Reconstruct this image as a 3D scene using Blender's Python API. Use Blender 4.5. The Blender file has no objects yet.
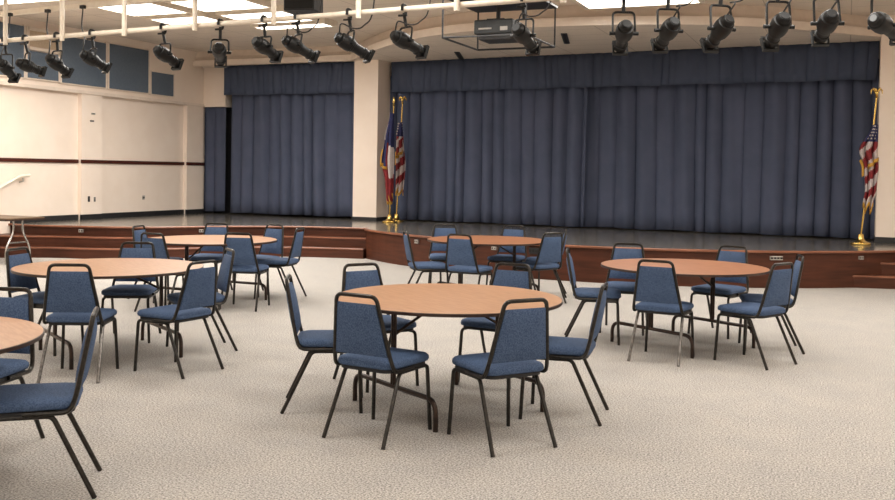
import bpy, bmesh, math, random
from mathutils import Vector, Matrix
random.seed(7)
PI = math.pi
scene = bpy.context.scene
COL = scene.collection

# ------------------------------------------------------------------ camera model (895 x 500)
FPX, CY, PITCH, ROLL, YAW, EYE = 942.6, 199.4, math.radians(1.68), math.radians(-0.91), math.radians(22.92), 1.583
_f = Vector((-math.sin(YAW)*math.cos(PITCH), math.cos(YAW)*math.cos(PITCH), -math.sin(PITCH)))
_r = Vector((math.cos(YAW), math.sin(YAW), 0)); _d = _f.cross(_r)
CR = _r*math.cos(ROLL) + _d*math.sin(ROLL); CD = -_r*math.sin(ROLL) + _d*math.cos(ROLL); CF = _f
def P(x, y, z=None, Y=None, X=None):
    """survey: where the line of sight of a photo point meets a known plane"""
    v = CF + CR*((x-447.5)/FPX) + CD*((y-CY)/FPX)
    if z is not None: t = (z-EYE)/v.z
    elif Y is not None: t = Y/v.y
    else: t = X/v.x
    return Vector((0, 0, EYE)) + v*t
cam = bpy.data.cameras.new('camera'); camo = bpy.data.objects.new('camera', cam); COL.objects.link(camo)
camo.matrix_world = Matrix(((CR.x, -CD.x, -CF.x, 0), (CR.y, -CD.y, -CF.y, 0), (CR.z, -CD.z, -CF.z, EYE), (0, 0, 0, 1)))
cam.sensor_width = 36; cam.lens = FPX/895*36; cam.shift_y = -(250-CY)/895; cam.clip_end = 200
scene.camera = camo

# ------------------------------------------------------------------ materials
def srgb(r, g, b):
    def f(c):
        c /= 255
        return c/12.92 if c <= .04045 else ((c+.055)/1.055)**2.4
    return (f(r), f(g), f(b), 1)
def mat(name, col, rough=.6, metal=0, col2=None, scale=20, detail=3, bump=0, bscale=None, stretch=None, spec=None, mix=(.35, .65), coat=0):
    m = bpy.data.materials.new(name); m.use_nodes = True
    nt = m.node_tree; b = nt.nodes['Principled BSDF']
    b.inputs['Base Color'].default_value = col; b.inputs['Roughness'].default_value = rough; b.inputs['Metallic'].default_value = metal
    if spec is not None: b.inputs['Specular IOR Level'].default_value = spec
    if coat: b.inputs['Coat Weight'].default_value = coat; b.inputs['Coat Roughness'].default_value = .15
    tc = nt.nodes.new('ShaderNodeTexCoord'); mp = nt.nodes.new('ShaderNodeMapping')
    nt.links.new(tc.outputs['Object'], mp.inputs['Vector'])
    if stretch: mp.inputs['Scale'].default_value = stretch
    if col2 is not None:
        n = nt.nodes.new('ShaderNodeTexNoise'); n.inputs['Scale'].default_value = scale; n.inputs['Detail'].default_value = detail
        nt.links.new(mp.outputs['Vector'], n.inputs['Vector'])
        r = nt.nodes.new('ShaderNodeValToRGB')
        r.color_ramp.elements[0].position = mix[0]; r.color_ramp.elements[1].position = mix[1]
        r.color_ramp.elements[0].color = col; r.color_ramp.elements[1].color = col2
        nt.links.new(n.outputs['Fac'], r.inputs['Fac']); nt.links.new(r.outputs['Color'], b.inputs['Base Color'])
    if bump:
        n2 = nt.nodes.new('ShaderNodeTexNoise'); n2.inputs['Scale'].default_value = bscale or scale; n2.inputs['Detail'].default_value = 2
        nt.links.new(mp.outputs['Vector'], n2.inputs['Vector'])
        bp = nt.nodes.new('ShaderNodeBump'); bp.inputs['Strength'].default_value = bump; bp.inputs['Distance'].default_value = .01
        nt.links.new(n2.outputs['Fac'], bp.inputs['Height']); nt.links.new(bp.outputs['Normal'], b.inputs['Normal'])
    return m
def emit(name, col, strength):
    m = bpy.data.materials.new(name); m.use_nodes = True
    b = m.node_tree.nodes['Principled BSDF']
    b.inputs['Base Color'].default_value = (.8, .8, .8, 1)
    b.inputs['Emission Color'].default_value = col; b.inputs['Emission Strength'].default_value = strength
    return m
def carpet_mat():
    m = bpy.data.materials.new('carpet'); m.use_nodes = True
    nt = m.node_tree; b = nt.nodes['Principled BSDF']; b.inputs['Roughness'].default_value = .95; b.inputs['Specular IOR Level'].default_value = .1
    tc = nt.nodes.new('ShaderNodeTexCoord')
    def noise(s, d, vec=tc.outputs['Object']):
        n = nt.nodes.new('ShaderNodeTexNoise'); n.inputs['Scale'].default_value = s; n.inputs['Detail'].default_value = d
        n.inputs['Roughness'].default_value = .65; nt.links.new(vec, n.inputs['Vector']); return n
    a = noise(92, 4); r = nt.nodes.new('ShaderNodeValToRGB')
    e = r.color_ramp.elements; e[0].position = .34; e[1].position = .66
    e[0].color = srgb(105, 104, 103); e[1].color = srgb(221, 217, 211)
    x = r.color_ramp.elements.new(.5); x.color = srgb(174, 169, 163)
    nt.links.new(a.outputs['Fac'], r.inputs['Fac'])
    c = noise(2.2, 3); r2 = nt.nodes.new('ShaderNodeValToRGB'); r2.color_ramp.elements[0].color = (.86, .86, .87, 1); r2.color_ramp.elements[1].color = (1.02, 1.0, .97, 1)
    r2.color_ramp.elements[0].position = .3; r2.color_ramp.elements[1].position = .7
    nt.links.new(c.outputs['Fac'], r2.inputs['Fac'])
    mx = nt.nodes.new('ShaderNodeMix'); mx.data_type = 'RGBA'; mx.blend_type = 'MULTIPLY'; mx.inputs[0].default_value = .7
    nt.links.new(r.outputs['Color'], mx.inputs[6]); nt.links.new(r2.outputs['Color'], mx.inputs[7]); nt.links.new(mx.outputs[2], b.inputs['Base Color'])
    bp = nt.nodes.new('ShaderNodeBump'); bp.inputs['Strength'].default_value = .25; bp.inputs['Distance'].default_value = .008
    nt.links.new(a.outputs['Fac'], bp.inputs['Height']); nt.links.new(bp.outputs['Normal'], b.inputs['Normal'])
    return m
def tile_mat():
    m = mat('ceiling_tile', srgb(222, 209, 194), .9, col2=srgb(231, 219, 205), scale=60)
    nt = m.node_tree; b = nt.nodes['Principled BSDF']; ramp = [n for n in nt.nodes if n.type == 'VALTORGB'][0]
    br = nt.nodes.new('ShaderNodeTexBrick'); br.offset = 0; br.inputs['Scale'].default_value = 1
    br.inputs['Brick Width'].default_value = 1.22; br.inputs['Row Height'].default_value = .61; br.inputs['Mortar Size'].default_value = .008
    br.inputs['Mortar'].default_value = (.66, .64, .62, 1); br.inputs['Color1'].default_value = (1, 1, 1, 1); br.inputs['Color2'].default_value = (1, 1, 1, 1)
    tc = [n for n in nt.nodes if n.type == 'TEX_COORD'][0]; nt.links.new(tc.outputs['Object'], br.inputs['Vector'])
    mx = nt.nodes.new('ShaderNodeMix'); mx.data_type = 'RGBA'; mx.blend_type = 'MULTIPLY'; mx.inputs[0].default_value = 1
    nt.links.new(ramp.outputs['Color'], mx.inputs[6]); nt.links.new(br.outputs['Color'], mx.inputs[7]); nt.links.new(mx.outputs[2], b.inputs['Base Color'])
    return m

M = dict(
    carpet=carpet_mat(), tile=tile_mat(),
    wall=mat('cream_wall', srgb(240, 224, 209), .75, col2=srgb(243, 228, 214), scale=3, bump=.03, bscale=90),
    trimwhite=mat('cream_trim', srgb(232, 218, 204), .5, col2=srgb(226, 211, 196), scale=8),
    rail=mat('dark_wood_rail', srgb(78, 34, 22), .35, col2=srgb(58, 25, 17), scale=12, stretch=(6, .5, 6)),
    black=mat('black_base', srgb(30, 30, 32), .5, col2=srgb(38, 38, 40), scale=15),
    stagewood=mat('stage_wood', srgb(84, 46, 31), .45, col2=srgb(66, 36, 24), scale=5, detail=6, stretch=(.35, .35, 4), spec=.25),
    nosing=mat('step_nosing', srgb(142, 92, 68), .35, col2=srgb(120, 74, 53), scale=6, stretch=(.5, .5, 4)),
    deck=mat('stage_deck', srgb(106, 101, 94), .17, col2=srgb(92, 88, 82), scale=4, detail=5, spec=.7, stretch=(.4, 4, 1)),
    curtain=mat('blue_velour', srgb(84, 90, 110), .95, col2=srgb(79, 86, 105), scale=3, spec=.05, bump=.1, bscale=160),
    valance=mat('dark_velour', srgb(76, 84, 103), .95, col2=srgb(72, 80, 98), scale=3, spec=.05, bump=.1, bscale=160),
    panel=mat('blue_panel', srgb(96, 108, 122), .9, col2=srgb(88, 100, 114), scale=40, bump=.15, bscale=250),
    fabric=mat('blue_fabric', srgb(58, 77, 107), .8, col2=srgb(85, 104, 135), scale=130, detail=2, bump=.25, bscale=220, spec=.25),
    vinyl=mat('seat_pan', srgb(24, 25, 28), .6, col2=srgb(32, 33, 36), scale=20),
    frame=mat('bronze_frame', srgb(60, 57, 53), .3, .7, col2=srgb(44, 42, 40), scale=50),
    worn=mat('worn_frame', srgb(120, 116, 112), .3, .8, col2=srgb(88, 84, 80), scale=40),
    rubber=mat('rubber', srgb(22, 22, 22), .8, col2=srgb(28, 28, 28), scale=10),
    laminate=mat('oak_laminate', srgb(184, 139, 102), .38, col2=srgb(170, 124, 88), scale=7, detail=6, stretch=(1, 7, 1), spec=.4),
    laminate_dark=mat('dark_oak_laminate', srgb(164, 112, 80), .38, col2=srgb(146, 97, 67), scale=7, detail=6, stretch=(1, 7, 1), spec=.4),
    edge=mat('table_edge', srgb(62, 42, 32), .45, col2=srgb(48, 32, 25), scale=14),
    oldtop=mat('worn_brown_top', srgb(112, 92, 70), .4, col2=srgb(98, 78, 58), scale=5, stretch=(1, 6, 1)),
    tableleg=mat('table_leg', srgb(64, 50, 43), .35, .6, col2=srgb(48, 38, 34), scale=30),
    chrome=mat('grey_steel', srgb(190, 188, 184), .25, .9, col2=srgb(170, 168, 164), scale=20),
    brass=mat('brass', srgb(232, 202, 122), .2, 1, col2=srgb(222, 186, 100), scale=12),
    gold=mat('gold_fringe', srgb(205, 158, 62), .7, col2=srgb(170, 120, 40), scale=120),
    red=mat('flag_red', srgb(134, 34, 38), .8, col2=srgb(112, 26, 32), scale=20),
    white=mat('flag_white', srgb(196, 186, 182), .8, col2=srgb(182, 170, 168), scale=20),
    navy=mat('flag_blue', srgb(36, 40, 84), .8, col2=srgb(30, 34, 72), scale=20),
    fixture=mat('black_enamel', srgb(17, 17, 17), .45, 0, col2=srgb(12, 12, 12), scale=18, spec=.3),
    cord=mat('black_cord', srgb(34, 32, 30), .6, col2=srgb(26, 25, 24), scale=18),
    lens=mat('lens_glass', srgb(170, 176, 180), .1, .4, col2=srgb(150, 156, 160), scale=5),
    pipe=mat('cream_pipe', srgb(236, 226, 210), .4, col2=srgb(228, 216, 198), scale=9),
    plate=mat('wall_plate', srgb(196, 182, 166), .4, col2=srgb(186, 172, 156), scale=12),
    steel_plate=mat('steel_plate', srgb(190, 186, 180), .3, .5, col2=srgb(176, 172, 166), scale=12),
    projector=mat('projector_shell', srgb(40, 44, 46), .5, col2=srgb(34, 37, 39), scale=14),
    diffuser=emit('light_diffuser', (1, .96, .9, 1), 4.0),
    lamp=emit('lamp_glow', (1, .8, .52, 1), 14.0),
    tan=mat('tan_panel', srgb(196, 176, 152), .85, col2=srgb(188, 168, 144), scale=30),
)

# ------------------------------------------------------------------ mesh helpers
def obj(name, bm, m, parent=None, smooth=False, bevel=0, loc=None):
    me = bpy.data.meshes.new(name)
    bmesh.ops.recalc_face_normals(bm, faces=bm.faces); bm.to_mesh(me); bm.free()
    for mm in (m if isinstance(m, (list, tuple)) else [m]): me.materials.append(mm)
    if smooth:
        for p in me.polygons: p.use_smooth = True
        try: me.set_sharp_from_angle(angle=math.radians(40))
        except Exception: pass
    o = bpy.data.objects.new(name, me); COL.objects.link(o)
    if parent: o.parent = parent
    if loc is not None: o.location = loc
    if bevel:
        md = o.modifiers.new('bevel', 'BEVEL'); md.width = bevel; md.segments = 2; md.limit_method = 'ANGLE'
    return o
def tag(o, label=None, cat=None, group=None, kind=None):
    if label: o['label'] = label
    if cat: o['category'] = cat
    if group: o['group'] = group
    if kind: o['kind'] = kind
    return o
def struct(name, bm, m, label=None, **k):
    return tag(obj(name, bm, m, **k), label, None, None, 'structure')
def empty(name, label, cat, loc=(0, 0, 0), rz=0, group=None):
    o = bpy.data.objects.new(name, None); COL.objects.link(o); o.location = loc; o.rotation_euler = (0, 0, rz); o.empty_display_size = .1
    return tag(o, label, cat, group)
def box(bm, x0, x1, y0, y1, z0, z1, mi=0):
    vs = [bm.verts.new((x, y, z)) for z in (z0, z1) for y in (y0, y1) for x in (x0, x1)]
    for f in ((0, 1, 3, 2), (4, 6, 7, 5), (0, 4, 5, 1), (2, 3, 7, 6), (0, 2, 6, 4), (1, 5, 7, 3)):
        bm.faces.new([vs[i] for i in f]).material_index = mi
    return vs
def B(*a):
    bm = bmesh.new(); box(bm, *a); return bm
def prism(bm, pts, z0, z1, mi_top=0, mi_side=0):
    lo = [bm.verts.new((p[0], p[1], z0)) for p in pts]; hi = [bm.verts.new((p[0], p[1], z1)) for p in pts]
    n = len(pts)
    bm.faces.new(lo[::-1]).material_index = mi_side; bm.faces.new(hi).material_index = mi_top
    for i in range(n): bm.faces.new((lo[i], lo[(i+1) % n], hi[(i+1) % n], hi[i])).material_index = mi_side
def tube(bm, pts, r, seg=8, closed=False, cap=True):
    pts = [Vector(p) for p in pts]; n = len(pts); rings = []
    up = None
    for i, p in enumerate(pts):
        if closed: t = (pts[(i+1) % n]-pts[i-1])
        else: t = pts[min(i+1, n-1)]-pts[max(i-1, 0)]
        t.normalize()
        if up is None:
            up = t.orthogonal().normalized()
        else:
            up = (up - t*up.dot(t)); up = up.normalized() if up.length > 1e-6 else t.orthogonal().normalized()
        s = t.cross(up); rr = r[i] if isinstance(r, (list, tuple)) else r
        rings.append([bm.verts.new(p + (up*math.cos(2*PI*k/seg) + s*math.sin(2*PI*k/seg))*rr) for k in range(seg)])
    for i in range(n if closed else n-1):
        a, b = rings[i], rings[(i+1) % n]
        for k in range(seg): bm.faces.new((a[k], a[(k+1) % seg], b[(k+1) % seg], b[k]))
    if cap and not closed: bm.faces.new(rings[0][::-1]); bm.faces.new(rings[-1])
def T(pts, r, seg=8, **k):
    bm = bmesh.new(); tube(bm, pts, r, seg, **k); return bm
def lathe(bm, prof, c=(0, 0, 0), seg=20, mtx=None):
    rings = []
    for r, z in prof:
        rings.append([bm.verts.new((max(r, 1e-4)*math.cos(2*PI*k/seg)+c[0], max(r, 1e-4)*math.sin(2*PI*k/seg)+c[1], z+c[2])) for k in range(seg)])
    for a, b in zip(rings, rings[1:]):
        for k in range(seg): bm.faces.new((a[k], a[(k+1) % seg], b[(k+1) % seg], b[k]))
    bm.faces.new(rings[0][::-1]); bm.faces.new(rings[-1])
    if mtx is not None: bmesh.ops.transform(bm, matrix=mtx, verts=[v for r in rings for v in r])
def fillet(pts, rad, n=4):
    """polyline with rounded corners"""
    pts = [Vector(p) for p in pts]; out = [pts[0]]
    for a, b, c in zip(pts, pts[1:], pts[2:]):
        d1 = (a-b); d2 = (c-b); r = min(rad, d1.length*.49, d2.length*.49)
        p0 = b+d1.normalized()*r; p1 = b+d2.normalized()*r
        for i in range(n+1):
            t = i/n; out.append(p0*(1-t)**2 + b*2*t*(1-t) + p1*t*t)
    return out+[pts[-1]]
def smooth_curve(pts, n=6):
    pts = [Vector(p) for p in pts]; out = []
    q = [pts[0]*2-pts[1]]+pts+[pts[-1]*2-pts[-2]]
    for i in range(1, len(q)-2):
        a, b, c, d = q[i-1:i+3]
        for k in range(n):
            t = k/n
            out.append(.5*((2*b)+(c-a)*t+(2*a-5*b+4*c-d)*t*t+(3*b-a-3*c+d)*t**3))
    return out+[pts[-1]]
def dup_tree(o, parent=None):
    c = o.copy(); COL.objects.link(c)
    if parent is not None: c.parent = parent
    for ch in [x for x in COL.objects if x.parent == o]: dup_tree(ch, c)
    return c

# ------------------------------------------------------------------ room constants
SZ = .535                      # stage height
ZC = 4.22                      # ceiling
ZS = 3.875                     # underside of proscenium soffit
XW = -13.8                    # recessed left wall plane
XP = XW+.10                    # pilaster / upper wall plane
XR = 5.4; YB = -5.0; YS = 21.0
YCOL = P(364, 220.6, z=SZ).y    # column front
YRW = P(876, 243.0, z=SZ).y     # wall right of the stage opening
XC0 = P(352.5, 219, Y=YCOL).x; XC1 = P(376.2, 219, Y=YCOL).x
XO = P(876.5, 200, Y=YRW).x     # right jamb of the opening
YH = YCOL+.05                   # header over left bay
print('YCOL', YCOL, 'YRW', YRW, 'XC', XC0, XC1, 'XO', XO)

struct('floor', B(XW-.3, XR+.3, YB-.3, YS+.3, -.15, 0), M['carpet'], 'beige grey flecked carpet over the hall floor')

# ------------------------------------------------------------------ stage
def circ3(a, b, c):
    (ax, ay), (bx, by), (cx, cy) = a, b, c
    d = 2*(ax*(by-cy)+bx*(cy-ay)+cx*(ay-by))
    ux = ((ax*ax+ay*ay)*(by-cy)+(bx*bx+by*by)*(cy-ay)+(cx*cx+cy*cy)*(ay-by))/d
    uy = ((ax*ax+ay*ay)*(cx-bx)+(bx*bx+by*by)*(ax-cx)+(cx*cx+cy*cy)*(bx-ax))/d
    return ux, uy, math.hypot(ax-ux, ay-uy)
A0, A1, A2 = (-8.12, 15.16), (-3.3, 13.45), (1.2, 15.85)
ux, uy, ur = circ3(A0, A1, A2)
def arc(p, q, n=40, dr=0):
    a0 = math.atan2(p[1]-uy, p[0]-ux); a1 = math.atan2(q[1]-uy, q[0]-ux)
    return [(ux+(ur+dr)*math.cos(a0+(a1-a0)*i/n), uy+(ur+dr)*math.sin(a0+(a1-a0)*i/n)) for i in range(n+1)]
apron = arc(A0, A2)
step_base = [Vector((x, y, 0)) for x, y in ((XW+.02, 11.55), (-13.2, 11.78), (-12.55, 12.2), (-11.6, 12.5), (-10.8, 13.1), (-10.1, 13.95), (-9.3, 14.55), (-8.6, 14.78), (-7.93, 14.92))]
def offset(curve, d):
    out = []
    for i, p in enumerate(curve):
        t = (curve[min(i+1, len(curve)-1)]-curve[max(i-1, 0)]).normalized(); n = Vector((-t.y, t.x, 0))
        q = p+n*d; q.x = max(q.x, XW+.02) if i else XW+.02
        out.append(q)
    return out
sb = smooth_curve(step_base, 6)
lev = [offset(sb, d) for d in (0, .2, .4)]
for _v in lev[2]: _v.y += max(0, -12.95-_v.x)*.65
for _v in lev[1]: _v.y += max(0, -12.95-_v.x)*.2
deck_front = [(v.x, v.y) for v in lev[2]] + [q for q in apron[1:] if q[0] > lev[2][-1].x+.05]
yend = apron[-1][1]
right_out = [(XR-.04, yend+.9)]
stage = empty('stage', 'raised curved wooden stage with dark floor and reddish brown front', 'stage', (-4.5, 16, 0))
def rel(o, parent): o.parent = parent; o.location = Vector(o.location)-parent.location; return o
bm = bmesh.new(); outline = deck_front+right_out+[(XR-.04, YS-.04), (XW+.02, YS-.04)]
prism(bm, outline, SZ-.035, SZ)
rel(obj('deck', bm, M['deck']), stage)
bm = bmesh.new(); ins = [(min(x, XR-.05), y+.03) for x, y in outline[:-2]]+[(XR-.05, YS-.05), (XW+.03, YS-.05)]
prism(bm, ins, 0, SZ-.036)
rel(obj('front_panel', bm, M['stagewood']), stage)
rel(obj('nosing', T([(x, y-.004, SZ-.017) for x, y in deck_front+right_out], .02, 6), M['nosing'], smooth=True), stage)

def step_unit(name, label, curves, heights, side):
    root = empty(name, label, 'steps', (curves[0][len(curves[0])//2].x, curves[0][len(curves[0])//2].y, 0))
    for i, (c, h) in enumerate(zip(curves, heights)):
        back = curves[i+1] if i+1 < len(curves) else None
        bm = bmesh.new(); inner = [Vector((p.x, p.y+.03, 0)) for p in back]
        prism(bm, [(p.x, p.y) for p in c]+[(p.x, p.y) for p in inner[::-1]], 0 if i == 0 else heights[i-1]-.0, h) if i == 0 else prism(bm, [(p.x, p.y) for p in c]+[(p.x, p.y) for p in inner[::-1]], 0.0, h)
        s = rel(obj('step', bm, M['stagewood']), root)
        n = rel(obj('nosing', T([(p.x, p.y+.003, h-.012) for p in c], .017, 6), M['nosing'], smooth=True), root)
        n.parent = s; n.location = (0, 0, 0)
    return root
step_unit('stage_steps', 'curved wooden steps up to the stage on the left side of the hall', lev, (SZ/3, SZ*2/3), -1)
s1 = P(866, 262, z=SZ*2/3); s0 = P(847, 275, z=SZ/3); s0.x -= .12; s1.x -= .24; s0.y -= .05; s1.y -= .08
def rstep(p, back):
    return [Vector((p.x, p.y+.7, 0)), Vector((p.x, p.y, 0)), Vector((p.x+1.2, p.y+.35, 0)), Vector((XR-.2, p.y+1.0, 0))]
root = empty('stage_steps', 'short wooden steps at the right end of the curved stage front', 'steps', (s0.x+1, s0.y+.3, 0))
for p, h, k in ((s0, SZ/3, 0), (s1, SZ*2/3, 1)):
    a = (p.x, p.y); pts = [a, (p.x+1.3, p.y+.28), (4.6, p.y+1.0), (4.6, p.y+1.45), (p.x, p.y+.62)]
    bm = bmesh.new(); prism(bm, pts, 0 if k == 0 else 0, h)
    s = rel(obj('step', bm, M['stagewood']), root)
    n = obj('nosing', T([(x, y, h-.012) for x, y in [(p.x, p.y+.5)]+pts[:3]], .017, 6), M['nosing'], s, smooth=True); n.location = (0, 0, 0)

# ------------------------------------------------------------------ walls
def wz(x, y): return P(x, y, X=XP).z
ZSOF = P(203, 108, X=XP).z*.5+P(0, 83, X=XP).z*.5
ZRAIL = P(201, 164.5, X=XW).z*.5+P(0, 159, X=XW).z*.5
YCOR = P(203, 160, X=XP).y
print('ZSOF', ZSOF, 'ZRAIL', ZRAIL, 'YCOR', YCOR)
struct('wall_left', B(XW-.3, XW, YB, YS, 0, ZSOF+.2), M['wall'], 'cream lower left wall')
struct('wall_left_upper', B(XW-.3, XP, YB, YCOR, ZSOF, ZC+.4), M['wall'], 'cream upper left wall carrying blue panels')
k = 0
for xa, xb in ((81.5, 102), (187, 203)):
    k += 1
    y0 = P(xa, 150, X=XP).y; y1 = P(xb, 150, X=XP).y if xb < 200 else YCOR
    struct('trim_%d' % k, B(XW-.05, XP, y0, y1, 0, ZSOF+.05), M['wall'], 'cream wall pilaster')
    struct('trim_%d' % (k+10), B(XP-.01, XP+.022, y0-.01, y1, ZRAIL-.035, ZRAIL+.035), M['rail'], 'dark wood rail over the pilaster')
struct('trim_3', B(XW-.02, XW+.03, YB, YS-.3, ZRAIL-.035, ZRAIL+.035), M['rail'], 'dark brown wooden chair rail on the left wall')
struct('trim_4', B(XP-.02, XP+.03, YB, YCOR, ZSOF, ZSOF+.06), M['trimwhite'], 'cream ledge under the upper wall')
struct('baseboard_left', B(XW-.02, XW+.03, 12.5, YS-.3, SZ, SZ+.1), M['black'], 'black baseboard along the stage floor')
struct('baseboard_pilaster', B(XP-.02, XP+.015, P(81.5, 150, X=XP).y-.01, P(102, 150, X=XP).y+.01, SZ, SZ+.1), M['black'], 'black base of the pilaster')
struct('baseboard_pilaster', B(XP-.02, XP+.015, P(187, 150, X=XP).y-.02, YCOR+.02, SZ, SZ+.1), M['black'])
# stage-side header over the leg curtain, header over the left bay, column, right wall
xh = P(225.5, 90, Y=YCOR).x
struct('wall_stage_corner', B(XW-.05, xh, YCOR, YCOR+.25, ZSOF, ZC+.4), M['wall'], 'cream return wall beside the left stage bay')
struct('wall_back', B(XW, XR, YS, YS+.3, 0, ZC+.4), M['wall'])
struct('wall_right', B(XR, XR+.3, YB, YS, 0, ZC+.4), M['wall'])
struct('wall_front', B(XW-.3, XR+.3, YB-.3, YB, 0, ZC+.4), M['wall'])
struct('column', B(XC0, XC1, YCOL, YCOL+.85, SZ+.002, ZC), M['wall'], 'square cream column beside the stage opening')
struct('baseboard_column', B(XC0-.012, XC1+.012, YCOL-.012, YCOL+.86, SZ+.002, SZ+.075), M['black'], 'black base of the column')
struct('wall_stage_right', B(XO, XR, YRW, YRW+.9, SZ+.002, ZC), M['wall'], 'cream wall right of the stage opening')
struct('baseboard_stage_right', B(XO-.012, XR, YRW-.012, YRW+.9, SZ+.002, SZ+.1), M['black'], 'black base of the right stage wall')

# ------------------------------------------------------------------ ceiling, soffit, fascia
struct('ceiling', B(XW-.3, XR+.3, YB-.3, YS+.3, ZC, ZC+.15), M['tile'], 'tan tiled ceiling')
fpx = [(354.6, 62.5), (361.6, 55.6), (374.8, 50.2), (392.8, 44.2), (418, 37.2), (445, 32.6), (500, 28.6), (533, 27), (606, 24.7), (699, 22.8), (765, 25.7), (831, 32), (881, 38.5)]
fc = [P(x, y, z=ZS) for x, y in fpx]
fc = [Vector((p.x, p.y, 0)) for p in fc]
fc = [Vector((XC0-.05, YH-.06, 0))]+[p for p in fc if p.x > XC0+.1]
fc.append(fc[-1]+(fc[-1]-fc[-2]).normalized()*.6); fc.append(Vector((XR, fc[-1].y+2.2, 0)))
for _ in range(2):
    fc = [fc[0]]+[(fc[i-1]+fc[i]*2+fc[i+1])/4 for i in range(1, len(fc)-1)]+[fc[-1]]
fcs = smooth_curve(fc, 5)
bm = bmesh.new(); prism(bm, [(p.x, p.y+.02) for p in fcs]+[(XR, YS), (XC0-.05, YS)], ZS, ZS+.05)
struct('soffit', bm, M['tile'], 'tan tiled underside of the curved proscenium soffit')
# curved fascia: lower lip, then a cove leaning back to the ceiling
prof = [(.03, ZS-.0), (-.03, ZS), (-.035, ZS+.13), (.04, ZS+.15), (.09, ZS+.22), (.12, ZC)]
def sweep(curve, prof):
    bm = bmesh.new(); rows = []
    for i, p in enumerate(curve):
        t = (curve[min(i+1, len(curve)-1)]-curve[max(i-1, 0)]).normalized(); n = Vector((-t.y, t.x, 0))
        rows.append([bm.verts.new((p.x+n.x*d, p.y+n.y*d, z)) for d, z in prof])
    for a, b in zip(rows, rows[1:]):
        for k in range(len(prof)-1): bm.faces.new((a[k], a[k+1], b[k+1], b[k]))
    return bm
o = struct('trim_5', sweep(fcs, prof+[(.3, ZC), (.3, ZS)]), M['trimwhite'], 'curved cream fascia over the stage front', smooth=True)
hc = [Vector((XP-.02, YH, 0)), Vector((-12, YH, 0)), Vector((XC0-.04, YH, 0))]
struct('trim_6', sweep(hc, prof+[(.3, ZC), (.3, ZS)]), M['trimwhite'], 'straight cream header over the left stage bay')

# ------------------------------------------------------------------ curtains
def pleats(x0, y0, x1, y1, z0, z1, pitch=.24, amp=.07, seed=1, rows=10, thick=.0):
    rnd = random.Random(seed); L = math.hypot(x1-x0, y1-y0); dx, dy = (x1-x0)/L, (y1-y0)/L
    knots = [0]
    while knots[-1] < L: knots.append(knots[-1]+pitch*rnd.uniform(.65, 1.4))
    amps = [amp*rnd.uniform(.55, 1.25) for _ in knots]
    N = int(L/.022); bm = bmesh.new(); grid = []
    for j in range(rows+1):
        v = j/rows; z = z0+(z1-z0)*v; row = []
        for i in range(N+1):
            s = L*i/N; k = 0
            while k+1 < len(knots)-1 and knots[k+1] < s: k += 1
            u = (s-knots[k])/(knots[k+1]-knots[k])
            w = math.sin(u*PI)**.6*amps[k]*(1-.25*v)+.012*math.sin(s*23+v*3+seed)
            drift = .03*math.sin(s*1.7+v*1.3+seed)*(1-v)
            hem = .008*math.sin(s*5+seed) if j == 0 else 0
            row.append(bm.verts.new((x0+dx*(s+drift)+dy*w, y0+dy*(s+drift)-dx*w, z+hem)))
        grid.append(row)
    for a, b in zip(grid, grid[1:]):
        for i in range(N): bm.faces.new((a[i], a[i+1], b[i+1], b[i]))
    return bm
def curtain(name, label, cat, a, b, z0, z1, m, seed, **k):
    o = obj(name, pleats(a[0], a[1], b[0], b[1], z0, z1, seed=seed, **k), m, smooth=True)
    md = o.modifiers.new('thickness', 'SOLIDIFY'); md.thickness = .012
    return tag(o, label, cat)
cl = P(389, 220.3, z=SZ); cr = P(874, 241.8, z=SZ)
cl.y = max(cl.y, YCOL+.1)+.22; cr.y += .40
def lerp(t): return (cl.x+(cr.x-cl.x)*t, cl.y+(cr.y-cl.y)*t)
tm = .445
zhem = P(624, 86.7, Y=(cl.y+cr.y)/2-.15).z; print('main curtain', cl, cr, 'zhem', zhem)
mcL = curtain('stage_curtain', 'left half of the long blue pleated curtain closing the main stage', 'curtain', lerp(-.02), lerp(tm+.015), SZ+.025, 3.6, M['curtain'], 3, pitch=.29, amp=.13)
a = lerp(tm-.0); b = lerp(1.01)
mcR = curtain('stage_curtain', 'right half of the long blue pleated curtain closing the main stage', 'curtain', (a[0], a[1]+.14), (b[0], b[1]+.1), SZ+.025, 3.6, M['curtain'], 5, pitch=.29, amp=.13)
a, b = lerp(-.0), lerp(1.0)
curtain('curtain_valance', 'dark pleated valance hanging across the top of the main stage opening', 'valance', (a[0], a[1]-.2), (b[0], b[1]-.2), zhem, ZS-.002, M['valance'], 8, pitch=.17, amp=.05, rows=4)
YL = P(290, 215, z=SZ+.05).y; YL = max(YL, YH+.35)
xa = P(232, 180, Y=YL).x; zh2 = P(300, 94.3, Y=YL-.15).z; print('left bay', YL, xa, zh2)
curtain('stage_curtain', 'blue pleated curtain filling the left stage bay beside the cream column', 'curtain', (xa, YL), (XC0+.1, YL), SZ+.05, 3.6, M['curtain'], 11, pitch=.29, amp=.13)
xv = P(225, 80, Y=YL-.2).x
curtain('curtain_valance', 'dark pleated valance over the left stage bay', 'valance', (xv, YL-.22), (XC0+.1, YL-.22), zh2, ZS-.002, M['valance'], 13, pitch=.17, amp=.05, rows=4)
yl = YCOR+.14
curtain('side_curtain', 'narrow blue curtain at the end of the left wall by the dark gap', 'curtain', (XP-.04, yl), (P(226, 180, Y=yl).x, yl), SZ+.05, ZSOF+.1, M['curtain'], 17, pitch=.26, amp=.045)
struct('wall_backstage', B(XW, XC0+.3, YL+.55, YL+.6, SZ, ZS), M['black'], 'dark backstage beyond the curtain gap')

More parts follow.
